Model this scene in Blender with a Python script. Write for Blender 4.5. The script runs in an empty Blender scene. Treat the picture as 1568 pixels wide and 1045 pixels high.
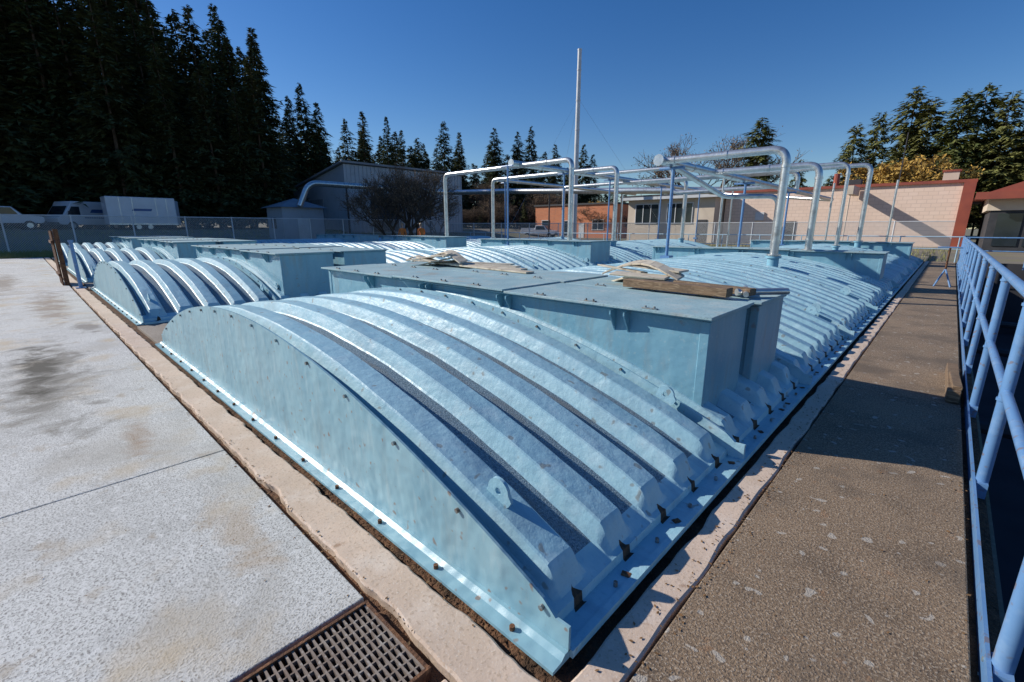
import bpy, bmesh, math, random
from mathutils import Vector, Matrix, noise, Euler
random.seed(11)
scene = bpy.context.scene
COL = scene.collection
# ------------------------------------------------------------------ materials
def new_mat(name):
    m = bpy.data.materials.new(name); m.use_nodes = True
    nt = m.node_tree; nt.nodes.clear()
    out = nt.nodes.new('ShaderNodeOutputMaterial')
    bs = nt.nodes.new('ShaderNodeBsdfPrincipled')
    nt.links.new(bs.outputs[0], out.inputs[0])
    return m, nt, bs, out
def c4(c): return (c[0], c[1], c[2], 1)
def tex(nt, kind, scale, vec, detail=2, rough=.6, dist=0):
    n = nt.nodes.new('ShaderNodeTexNoise'); n.inputs['Scale'].default_value = scale
    n.inputs['Detail'].default_value = detail; n.inputs['Roughness'].default_value = rough
    n.inputs['Distortion'].default_value = dist
    nt.links.new(vec, n.inputs['Vector']); return n.outputs['Fac']
def ramp(nt, sock, lo, hi, a=0, b=1):
    n = nt.nodes.new('ShaderNodeMapRange'); n.clamp = True
    n.inputs[1].default_value = lo; n.inputs[2].default_value = hi
    n.inputs[3].default_value = a; n.inputs[4].default_value = b
    nt.links.new(sock, n.inputs[0]); return n.outputs[0]
def mixc(nt, fac, a, b):
    n = nt.nodes.new('ShaderNodeMix'); n.data_type = 'RGBA'
    if isinstance(fac, float): n.inputs[0].default_value = fac
    else: nt.links.new(fac, n.inputs[0])
    for i, v in ((6, a), (7, b)):
        if isinstance(v, tuple): n.inputs[i].default_value = c4(v)
        else: nt.links.new(v, n.inputs[i])
    return n.outputs[2]
def mathn(nt, op, a, b):
    n = nt.nodes.new('ShaderNodeMath'); n.operation = op
    for i, v in ((0, a), (1, b)):
        if isinstance(v, (int, float)): n.inputs[i].default_value = v
        else: nt.links.new(v, n.inputs[i])
    return n.outputs[0]
def mat(name, c1, c2=None, scale=4, layers=(), blobs=(), rough=.8, metal=0, bumps=(), stretch=None, spec=None):
    m, nt, bs, out = new_mat(name)
    tc = nt.nodes.new('ShaderNodeTexCoord'); vec = tc.outputs['Object']
    if stretch:
        mp = nt.nodes.new('ShaderNodeMapping'); mp.inputs['Scale'].default_value = stretch
        nt.links.new(vec, mp.inputs['Vector']); svec = mp.outputs[0]
    else: svec = vec
    if c2 is None: c2 = tuple(x*.8 for x in c1)
    col = mixc(nt, ramp(nt, tex(nt, 'noise', scale, svec), .35, .65), tuple(c1), tuple(c2))
    for (kind, sc, lo, hi, c, amt) in layers:
        v = svec if kind == 'streak' else vec
        f = ramp(nt, tex(nt, kind, sc, v, 4 if sc < 12 else 1), lo, hi, 0, amt)
        col = mixc(nt, f, col, tuple(c))
    if blobs:
        nn = mathn(nt, 'MULTIPLY', tex(nt, 'noise', 2.6, vec, 7, .7, .6), 4.0)
    for (cx, cy, rx, ry, c, amt) in blobs:
        a = nt.nodes.new('ShaderNodeVectorMath'); a.operation = 'SUBTRACT'; a.inputs[1].default_value = (cx, cy, 0)
        nt.links.new(vec, a.inputs[0])
        b = nt.nodes.new('ShaderNodeVectorMath'); b.operation = 'MULTIPLY'; b.inputs[1].default_value = (1/rx, 1/ry, 0)
        nt.links.new(a.outputs[0], b.inputs[0])
        l = nt.nodes.new('ShaderNodeVectorMath'); l.operation = 'LENGTH'; nt.links.new(b.outputs[0], l.inputs[0])
        s = mathn(nt, 'ADD', l.outputs['Value'], nn)
        f = ramp(nt, s, 3.15, 2.45, 0, amt)
        col = mixc(nt, f, col, tuple(c))
    nt.links.new(col, bs.inputs['Base Color'])
    bs.inputs['Roughness'].default_value = rough; bs.inputs['Metallic'].default_value = metal
    if spec is not None: bs.inputs['Specular IOR Level'].default_value = spec
    prev = None
    for (kind, sc, strength, dist) in bumps:
        bn = nt.nodes.new('ShaderNodeBump'); bn.inputs['Strength'].default_value = strength
        bn.inputs['Distance'].default_value = dist
        nt.links.new(tex(nt, kind, sc, vec, 2, .6), bn.inputs['Height'])
        if prev: nt.links.new(prev, bn.inputs['Normal'])
        prev = bn.outputs[0]
    if prev: nt.links.new(prev, bs.inputs['Normal'])
    return m

RUST = (.16, .07, .03)
M = {}
M['cover'] = mat('cover_blue_paint', (.38, .60, .68), (.31, .53, .62), 1.3,
    layers=[('noise', 7, .50, .70, (.52, .68, .73), .5), ('noise', 50, .58, .75, (.22, .40, .49), .35), ('streak', 4, .54, .70, (.27, .42, .50), .6), ('noise', 2.2, .56, .70, (.27, .41, .47), .5),
            ('noise', 14, .69, .74, (.20, .17, .13), .6)],
    rough=.42, bumps=[('noise', 90, .45, .003), ('noise', 9, .6, .014)], stretch=(.5, 3, 1))
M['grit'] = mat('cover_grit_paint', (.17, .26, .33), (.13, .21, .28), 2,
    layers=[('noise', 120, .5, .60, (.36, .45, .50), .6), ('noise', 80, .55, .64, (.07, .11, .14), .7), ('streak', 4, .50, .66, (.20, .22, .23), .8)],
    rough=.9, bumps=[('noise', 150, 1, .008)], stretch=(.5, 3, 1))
M['gable'] = mat('gable_blue_paint', (.27, .46, .53), (.21, .39, .47), 2.2,
    layers=[('noise', 1.1, .5, .75, (.35, .50, .54), .6), ('streak', 7, .56, .70, (.38, .53, .57), .5), ('streak', 3, .56, .72, (.24, .34, .37), .6), ('noise', 20, .69, .75, (.25, .13, .07), .7)],
    rough=.38, bumps=[('noise', 5, .6, .035), ('noise', 160, .2, .002)], stretch=(2.2, 1, .5))
M['boxblue'] = mat('hatch_blue_paint', (.22, .42, .51), (.17, .36, .46), 1.6,
    layers=[('noise', 30, .62, .72, (.36, .50, .53), .35), ('streak', 3, .54, .68, (.24, .33, .36), .65), ('noise', 8, .66, .74, (.26, .16, .10), .5)],
    rough=.42, bumps=[('noise', 6, .5, .02), ('noise', 160, .3, .002)], stretch=(2.5, 2.5, .5))
M['lid'] = mat('hatch_lid_paint', (.33, .48, .51), (.26, .40, .44), 2.5,
    layers=[('noise', 6, .5, .66, (.44, .52, .52), .7), ('noise', 60, .55, .7, (.16, .24, .27), .5), ('noise', 3, .56, .72, (.27, .26, .23), .65)],
    rough=.75, bumps=[('noise', 60, .4, .004)])
M['rust'] = mat('rusted_steel', RUST, (.08, .035, .02), 12, layers=[('noise', 40, .55, .7, (.28, .13, .06), .7)], rough=.9, bumps=[('noise', 60, .8, .01)])
M['grate'] = mat('weathered_grating', (.30, .25, .21), (.20, .15, .12), 9, layers=[('noise', 50, .55, .7, (.42, .39, .36), .7), ('noise', 5, .55, .7, (.16, .08, .045), .6)], rough=.75, metal=.2)
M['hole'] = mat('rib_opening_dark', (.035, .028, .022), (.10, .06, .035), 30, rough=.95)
M['bolt'] = mat('bolt_steel', (.24, .34, .38), (.20, .14, .10), 30, rough=.6, metal=.3)
M['slab'] = mat('broom_concrete', (.66, .655, .63), (.58, .575, .555), .8,
    layers=[('noise', 2.3, .48, .66, (.48, .475, .455), .75), ('noise', 60, .52, .60, (.42, .41, .39), .7), ('noise', 110, .57, .62, (.18, .17, .155), .7),
            ('noise', 24, .6, .7, (.72, .71, .69), .6), ('noise', 1.3, .54, .68, (.50, .40, .27), .75), ('noise', 4, .60, .70, (.36, .28, .19), .5), ('noise', .6, .55, .64, (.40, .37, .32), .5)],
    blobs=[(-6.6, -.05, 1.9, .36, (.20, .185, .16), .85), (-7.0, -.1, 1.1, .16, (.045, .04, .03), .9), (-4.1, .33, .30, .10, (.30, .19, .11), .6), (-2.4, .52, .42, .11, (.38, .27, .16), .5),
           (-13, .2, 2.5, .25, (.24, .17, .12), .7), (-9.6, .5, .5, .18, (.10, .07, .05), .6), (-19, -.5, 3, .3, (.2, .15, .11), .7)],
    rough=.9, bumps=[('noise', 110, .6, .005)])
M['strip'] = mat('curb_mortar_concrete', (.64, .49, .38), (.56, .43, .33), 2,
    layers=[('noise', 5, .5, .7, (.68, .57, .48), .7), ('noise', 60, .57, .68, (.36, .26, .18), .5), ('noise', 9, .64, .72, (.28, .15, .08), .65), ('noise', 110, .6, .7, (.7, .66, .6), .4)],
    rough=.92, bumps=[('noise', 60, .4, .004), ('noise', 7, .4, .012)])
M['walk'] = mat('exposed_aggregate_concrete', (.27, .185, .115), (.195, .135, .085), .9,
    layers=[('noise', 3, .50, .66, (.13, .09, .058), .7), ('noise', 60, .54, .62, (.36, .27, .185), .6), ('noise', 110, .58, .66, (.50, .42, .33), .65), ('noise', 90, .55, .63, (.08, .055, .04), .7),
            ('noise', 9, .62, .7, (.30, .16, .08), .5), ('noise', 12, .68, .70, (.50, .46, .40), .6), ('noise', 1.1, .53, .64, (.12, .09, .065), .65)],
    rough=.95, bumps=[('noise', 110, .9, .007)])
M['oldcon'] = mat('old_concrete', (.34, .29, .24), (.25, .21, .17), .8,
    layers=[('noise', 60, .55, .65, (.14, .11, .09), .6), ('noise', 2.5, .55, .7, (.17, .12, .09), .7)], rough=.93)
M['dirt'] = mat('gap_dirt', (.06, .035, .02), (.17, .085, .045), 9, rough=1, bumps=[('noise', 50, 1, .02)])
M['rail'] = mat('railing_blue_paint', (.14, .28, .50), (.11, .235, .45), 3,
    layers=[('noise', 25, .62, .70, (.18, .13, .11), .7), ('noise', 6, .54, .72, (.27, .40, .57), .6)], rough=.38)
M['palerail'] = mat('pale_rail_paint', (.42, .56, .64), (.34, .48, .58), 3, rough=.5)
M['pipe'] = mat('galvanised_pipe', (.70, .70, .68), (.56, .56, .55), 5, layers=[('noise', 30, .6, .7, (.78, .78, .76), .5), ('noise', 4, .58, .72, (.32, .28, .24), .6)],
    rough=.30, metal=.8, bumps=[('noise', 14, .3, .012)])
M['pipepaint'] = mat('pipe_boot_blue', (.22, .44, .54), (.17, .36, .47), 4, rough=.5)
M['asphalt'] = mat('yard_gravel', (.17, .145, .11), (.23, .19, .135), .15,
    layers=[('noise', .35, .5, .62, (.18, .17, .07), .7), ('noise', 30, .52, .65, (.26, .23, .18), .6), ('noise', .06, .52, .6, (.11, .12, .045), .7)], rough=1)
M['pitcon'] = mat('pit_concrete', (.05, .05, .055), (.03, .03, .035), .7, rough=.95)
M['wood'] = mat('weathered_timber', (.21, .135, .08), (.10, .065, .04), 6, layers=[('streak', 12, .5, .65, (.34, .24, .15), .7)], rough=.9, stretch=(1, 9, 9), bumps=[('noise', 40, .6, .006)])
M['cream'] = mat('cream_fiberglass', (.64, .57, .45), (.48, .41, .31), 6, layers=[('noise', 14, .6, .7, (.22, .17, .12), .6)], rough=.7)
M['white'] = mat('white_paint', (.66, .67, .68), (.56, .57, .58), 1.2, layers=[('noise', 6, .6, .75, (.35, .34, .32), .4)], rough=.45)
M['truckwhite'] = mat('vehicle_white_paint', (.66, .66, .70), (.60, .60, .64), 1, rough=.25)
M['tyre'] = mat('tyre_rubber', (.02, .02, .02), (.03, .03, .03), 10, rough=.9)
M['glass'] = mat('dark_glass', (.02, .03, .035), (.03, .04, .05), 1, rough=.08)
M['blueband'] = mat('blue_decal', (.06, .13, .32), None, 3, rough=.4)
M['bark'] = mat('bark', (.13, .095, .07), (.08, .058, .04), 4, rough=.95)
M['greymetal'] = mat('grey_metal_cladding', (.36, .41, .47), (.31, .36, .41), .3, layers=[('noise', 1.2, .55, .7, (.22, .25, .28), .4)], rough=.5, metal=.1)
M['roofgrey'] = mat('grey_roof', (.22, .25, .28), (.17, .19, .22), .5, rough=.6)
M['dkgrey'] = mat('dark_trim', (.05, .05, .055), (.035, .035, .04), 2, rough=.7)
M['maroon'] = mat('maroon_metal', (.34, .085, .05), (.26, .065, .045), 1, rough=.5)
M['beige'] = mat('beige_panel', (.66, .56, .45), (.58, .48, .38), .8, rough=.8)

def brick_mat(name, ca, cb, mort, sx):
    m, nt, bs, out = new_mat(name)
    tc = nt.nodes.new('ShaderNodeTexCoord')
    sp = nt.nodes.new('ShaderNodeSeparateXYZ'); nt.links.new(tc.outputs['Object'], sp.inputs[0])
    cb_ = nt.nodes.new('ShaderNodeCombineXYZ')
    nt.links.new(mathn(nt, 'ADD', sp.outputs[0], sp.outputs[1]), cb_.inputs[0]); nt.links.new(sp.outputs[2], cb_.inputs[1])
    b = nt.nodes.new('ShaderNodeTexBrick'); b.inputs['Scale'].default_value = sx
    b.inputs['Color1'].default_value = c4(ca); b.inputs['Color2'].default_value = c4(cb); b.inputs['Mortar'].default_value = c4(mort)
    b.inputs['Mortar Size'].default_value = .02
    nt.links.new(cb_.outputs[0], b.inputs['Vector'])
    n = tex(nt, 'noise', .5, tc.outputs['Object'])
    col = mixc(nt, ramp(nt, n, .5, .75, 0, .35), b.outputs['Color'], tuple(x*.75 for x in ca))
    nt.links.new(col, bs.inputs['Base Color']); bs.inputs['Roughness'].default_value = .9
    return m
M['pinkblock'] = brick_mat('pink_block', (.82, .63, .51), (.78, .59, .47), (.68, .51, .41), .8)
M['orangebrick'] = brick_mat('orange_brick', (.62, .22, .10), (.54, .18, .085), (.42, .25, .17), 1.2)

def foliage(name, ca, cb, cc):
    m, nt, bs, out = new_mat(name)
    tc = nt.nodes.new('ShaderNodeTexCoord'); oi = nt.nodes.new('ShaderNodeObjectInfo')
    col = mixc(nt, ramp(nt, tex(nt, 'noise', 1.1, tc.outputs['Object'], 2), .38, .62), ca, cb)
    col = mixc(nt, mathn(nt, 'MULTIPLY', oi.outputs['Random'], .6), col, cc)
    nt.links.new(col, bs.inputs['Base Color']); bs.inputs['Roughness'].default_value = .75
    bs.inputs['Specular IOR Level'].default_value = .25
    return m
M['fir'] = foliage('fir_needles', (.085, .115, .045), (.04, .062, .026), (.10, .10, .04))
M['firlit'] = foliage('sunlit_pine_needles', (.19, .21, .065), (.09, .12, .04), (.21, .19, .06))  # lighter than fir: sunlit look of the right-hand trees put into the colour
M['autumn'] = foliage('autumn_leaves', (.50, .30, .07), (.36, .24, .07), (.52, .32, .07))
M['brownleaf'] = foliage('brown_leaves', (.28, .185, .11), (.18, .125, .08), (.32, .21, .12))
M['grass'] = foliage('grass_blades', (.26, .26, .09), (.34, .28, .13), (.18, .21, .07))
M['litter'] = foliage('leaf_litter', (.20, .10, .04), (.12, .07, .035), (.30, .18, .08))

def chain_mat():
    m, nt, bs, out = new_mat('chain_link_mesh')
    tc = nt.nodes.new('ShaderNodeTexCoord'); sp = nt.nodes.new('ShaderNodeSeparateXYZ'); nt.links.new(tc.outputs['Object'], sp.inputs[0])
    h = mathn(nt, 'ADD', sp.outputs[0], sp.outputs[1])
    def lines(op):
        a = mathn(nt, op, h, sp.outputs[2]); a = mathn(nt, 'MULTIPLY', a, 9.0); a = mathn(nt, 'FRACT', a, 0); return mathn(nt, 'LESS_THAN', a, .17)
    f = mathn(nt, 'MAXIMUM', lines('ADD'), lines('SUBTRACT'))
    bs.inputs['Base Color'].default_value = (.46, .47, .48, 1); bs.inputs['Metallic'].default_value = .2; bs.inputs['Roughness'].default_value = .5
    t = nt.nodes.new('ShaderNodeBsdfTransparent'); mx = nt.nodes.new('ShaderNodeMixShader')
    nt.links.new(f, mx.inputs[0]); nt.links.new(t.outputs[0], mx.inputs[1]); nt.links.new(bs.outputs[0], mx.inputs[2]); nt.links.new(mx.outputs[0], out.inputs[0])
    return m
M['chain'] = chain_mat()

# ------------------------------------------------------------------ builder
def empty(name, loc=(0, 0, 0), rot=0):
    e = bpy.data.objects.new(name, None); COL.objects.link(e); e.location = loc; e.rotation_euler = (0, 0, rot); e.empty_display_size = .2
    return e
def round_path(pts, r, n=6):
    P = [Vector(p) for p in pts]; out = [P[0]]
    for i in range(1, len(P)-1):
        a = (P[i-1]-P[i]); b = (P[i+1]-P[i]); rr = min(r, a.length*.45, b.length*.45)
        a.normalize(); b.normalize(); p0 = P[i]+a*rr; p2 = P[i]+b*rr
        for k in range(n+1):
            t = k/n; out.append(p0*(1-t)**2+P[i]*2*t*(1-t)+p2*t*t)
    out.append(P[-1]); return out
class B:
    def __init__(s): s.bm = bmesh.new(); s.mats = []
    def mi(s, m):
        m = M[m]
        if m not in s.mats: s.mats.append(m)
        return s.mats.index(m)
    def poly(s, vs, m):
        f = s.bm.faces.new([s.bm.verts.new(v) for v in vs]); f.material_index = s.mi(m); return f
    def prism(s, vs, off, m):
        a = [s.bm.verts.new(v) for v in vs]; o = Vector(off); b = [s.bm.verts.new(Vector(v)+o) for v in vs]; k = s.mi(m); n = len(vs)
        fs = [s.bm.faces.new(a), s.bm.faces.new(b[::-1])]+[s.bm.faces.new([a[(i+1) % n], a[i], b[i], b[(i+1) % n]]) for i in range(n)]
        for f in fs: f.material_index = k
    def box(s, x0, x1, y0, y1, z0, z1, m):
        s.prism([(x0, y0, z0), (x1, y0, z0), (x1, y1, z0), (x0, y1, z0)], (0, 0, z1-z0), m)
    def obox(s, c, size, m, rot=(0, 0, 0)):
        R = Euler(rot).to_matrix(); c = Vector(c); a, b, d = [q/2 for q in size]
        base = [c+R @ Vector(v) for v in ((-a, -b, -d), (a, -b, -d), (a, b, -d), (-a, b, -d))]
        s.prism(base, R @ Vector((0, 0, 2*d)), m)
    def tube(s, pts, r, m, n=10, caps=True, r2=None):
        P = [Vector(p) for p in pts]; k = s.mi(m); rings = []; up = None
        for i, p in enumerate(P):
            t = (P[min(i+1, len(P)-1)]-P[max(i-1, 0)]).normalized()
            if up is None: up = Vector((0, 0, 1)) if abs(t.z) < .9 else Vector((1, 0, 0))
            u = (up-t*up.dot(t)).normalized(); w = t.cross(u); up = u
            rr = r if r2 is None else r+(r2-r)*i/(len(P)-1)
            rings.append([s.bm.verts.new(p+(u*math.cos(2*math.pi*j/n)+w*math.sin(2*math.pi*j/n))*rr) for j in range(n)])
        for i in range(len(rings)-1):
            for j in range(n):
                f = s.bm.faces.new([rings[i][j], rings[i][(j+1) % n], rings[i+1][(j+1) % n], rings[i+1][j]]); f.material_index = k
        if caps:
            for rg in (rings[0], rings[-1]): f = s.bm.faces.new(rg); f.material_index = k
    def finish(s, name, parent=None, loc=(0, 0, 0), sharp=35, bevel=0):
        bmesh.ops.recalc_face_normals(s.bm, faces=s.bm.faces[:])
        me = bpy.data.meshes.new(name); s.bm.to_mesh(me); s.bm.free()
        for m in s.mats: me.materials.append(m)
        if sharp:
            me.polygons.foreach_set('use_smooth', [True]*len(me.polygons)); me.set_sharp_from_angle(angle=math.radians(sharp))
        o = bpy.data.objects.new(name, me); COL.objects.link(o); o.location = loc
        if parent: o.parent = parent
        if bevel:
            md = o.modifiers.new('Bevel', 'BEVEL'); md.width = bevel; md.segments = 2; md.limit_method = 'ANGLE'; md.angle_limit = math.radians(40)
        return o

# ------------------------------------------------------------------ ground
def terr(x, y):
    t = min(1, max(0, (-x-43)/11)); t = t*t*(3-2*t)
    return -.06+1.35*t+max(0, (-x-60))*.01
PX0, PX1, PY0, PY1 = .42, 9, -14, 30
xs = [-700, -300, -150, -100]+[x for x in range(-90, -20, 2)]+[-10, PX0, PX1, 40, 100, 300, 700]
ys = [-700, -300, -100, -40, PY0, 0, 10, 20, PY1, 45, 60, 90, 150, 300, 700]
b = B()
gv = {(i, j): b.bm.verts.new((x, y, terr(x, y))) for i, x in enumerate(xs) for j, y in enumerate(ys)}
k = b.mi('asphalt')
for i in range(len(xs)-1):
    for j in range(len(ys)-1):
        if PX0 <= xs[i] < PX1 and PY0 <= ys[j] < PY1: continue
        b.bm.faces.new([gv[i, j], gv[i+1, j], gv[i+1, j+1], gv[i, j+1]]).material_index = k
b.finish('ground', sharp=0)
b = B()
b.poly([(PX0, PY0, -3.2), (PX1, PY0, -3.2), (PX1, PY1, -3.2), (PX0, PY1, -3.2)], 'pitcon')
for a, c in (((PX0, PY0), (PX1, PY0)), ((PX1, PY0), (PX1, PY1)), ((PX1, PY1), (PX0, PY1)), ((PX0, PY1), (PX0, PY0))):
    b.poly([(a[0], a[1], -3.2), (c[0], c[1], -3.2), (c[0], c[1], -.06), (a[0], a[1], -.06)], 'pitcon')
for yy in (12, 20, 26): b.tube([(PX0, yy, -2.2), (PX1, yy, -2.2)], .12, 'dkgrey', 8)
b.finish('sunken_basin', sharp=0)

b = B(); b.box(-34, .40, -14, 29, -.3, -.045, 'dirt'); b.finish('deck_base', sharp=0)
b = B()
edges = [-34, -27.6, -21.5, -15.5, -9.45, -3.43, -1.53]
for i in range(len(edges)-1):
    for (y0, y1) in ((-14, -7), (-7, -3.2), (-3.2, .735)):
        b.box(edges[i]+.006, edges[i+1]-.006, y0+.006, y1-.006, -.05, random.uniform(-.002, .002), 'slab')
b.finish('concrete_slab', sharp=0, bevel=.005)
b = B()
def strip(x0, x1, y0, y1, m, jit=.010, along='x', n=90, z=0.0):
    k = b.mi(m)
    rows = []
    for i in range(n+1):
        t = i/n
        if along == 'x':
            x = x0+(x1-x0)*t
            j0 = noise.noise(Vector((x*4, y0*3, 1)))*jit*2+noise.noise(Vector((x*13, y0*3, 1)))*jit; j1 = noise.noise(Vector((x*4, y1*3, 5)))*jit*2+noise.noise(Vector((x*15, y1*3, 1)))*jit
            pts = [(x, y0+j0, -.06), (x, y0+j0, z-.008), (x, y0+j0+.01, z), (x, y1+j1-.01, z), (x, y1+j1, z-.008), (x, y1+j1, -.06)]
        else:
            y = y0+(y1-y0)*t
            j0 = noise.noise(Vector((x0*3, y*4, 1)))*jit*2; j1 = noise.noise(Vector((x1*3, y*4, 5)))*jit*2
            pts = [(x0+j0, y, -.06), (x0+j0, y, z-.008), (x0+j0+.01, y, z), (x1+j1-.01, y, z), (x1+j1, y, z-.008), (x1+j1, y, -.06)]
        rows.append([b.bm.verts.new(p) for p in pts])
    for i in range(n):
        for j in range(5): b.bm.faces.new([rows[i][j], rows[i+1][j], rows[i+1][j+1], rows[i][j+1]]).material_index = k
strip(-34, -.56, .775, .965, 'strip', n=900)
strip(-1.02, -.56, -14, .74, 'strip', along='y', n=60)
strip(-.70, -.565, .985, 28.5, 'strip', along='y', n=300)
b.finish('curb_strip', sharp=30)
b = B()
for (y0, y1) in ((-14, -2.2), (-2.2, 5.3), (5.3, 12.8), (12.8, 20.3), (20.3, 28.6)):
    b.box(-.55, .30, y0+.004, y1-.004, -.06, random.uniform(-.002, .001), 'walk')
b.finish('walkway', sharp=0, bevel=.006)
b = B()
for xr in (-9.1, -17.4, -25.7): b.box(xr+.02, xr+1.68, 1.05, 28.6, -.05, -.003, 'oldcon')
b.box(-34, -32.4, 1.05, 28.6, -.05, -.003, 'oldcon'); b.box(-32.35, -.75, 27.2, 28.6, -.05, -.002, 'oldcon')
b.finish('walkway_between_tanks', sharp=0, bevel=.005)

# grating
b = B()
gx0, gx1, gy0, gy1 = -1.50, -1.09, -1.5, .73
b.box(gx0-.012, gx0, gy0, gy1, -.05, .006, 'rust'); b.box(gx1, gx1+.012, gy0, gy1, -.05, .006, 'rust'); b.box(gx0, gx1, gy1-.014, gy1-.002, -.05, .005, 'rust')
y = gy0
while y < gy1-.02:
    b.box(gx0, gx1, y, y+.008, -.035, 0, 'grate'); y += .024
x = gx0+.04
while x < gx1: b.box(x, x+.006, gy0, gy1-.015, -.02, -.002, 'grate'); x += .042
b.finish('drain_grating', sharp=0)
b = B(); b.box(-1.07, -1.03, -1.5, .60, -.05, .012, 'rail'); b.box(-1.07, -.98, -1.5, .55, .012, .018, 'rail'); b.finish('steel_channel', sharp=0, bevel=.003)

# ------------------------------------------------------------------ tank covers
W = 6.65
def arch(e, lowz=.03):
    m = min(e, W-e)
    if m < .10: return lowz
    c = W-.2; r = .66; R = (c*c/4+r*r)/(2*r)
    return .07+math.sqrt(max(0, R*R-(e-W/2)**2))-(R-r)
def env(e):
    m = min(e, W-e); t = min(1, max(0, (m-.125)/.075)); return t*t*(3-2*t)
PITCH = .38; RH = .092
def plate(b, y0, y1, m, h=.11, bottom=None):
    es = [0, .06, .12]+[.2+i*(W-.4)/56 for i in range(57)]+[W-.12, W-.06, W]
    top = [(-e, y0, max(.11, arch(e)+h)) for e in es]
    bot = [(-e, y0, (arch(e)-.02 if bottom is None else bottom)) for e in es]
    k = b.mi(m); rows = []
    for (t, q) in zip(top, bot):
        rows.append([b.bm.verts.new(v) for v in (t, q, (q[0], y1, q[2]), (t[0], y1, t[2]))])
    for i in range(len(rows)-1):
        for j in range(4): b.bm.faces.new([rows[i][j], rows[i+1][j], rows[i+1][(j+1) % 4], rows[i][(j+1) % 4]]).material_index = k
    for rg in (rows[0], rows[-1]): b.bm.faces.new(rg).material_index = k
def lug(b, x, y, z, m='cover'):
    r = .062; n = 18; k = b.mi(m); vin = []; vout = []
    for yy in (y-.008, y+.008):
        vin.append([b.bm.verts.new((x+.017*math.cos(2*math.pi*i/n), yy, z+.017*math.sin(2*math.pi*i/n))) for i in range(n)])
        vo = []
        for i in range(n):
            a = 2*math.pi*i/n; s = math.sin(a)
            px = x+r*math.cos(a)*(1.35 if s < -.3 else 1); pz = z+r*s*(1.3 if s < -.3 else 1)
            vo.append(b.bm.verts.new((px, yy, pz)))
        vout.append(vo)
    for i in range(n):
        j = (i+1) % n
        for f in ((vin[0][i], vout[0][i], vout[0][j], vin[0][j]), (vin[1][i], vin[1][j], vout[1][j], vout[1][i]), (vout[0][i], vout[1][i], vout[1][j], vout[0][j]), (vin[0][i], vin[0][j], vin[1][j], vin[1][i])):
            b.bm.faces.new(f).material_index = k
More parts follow.
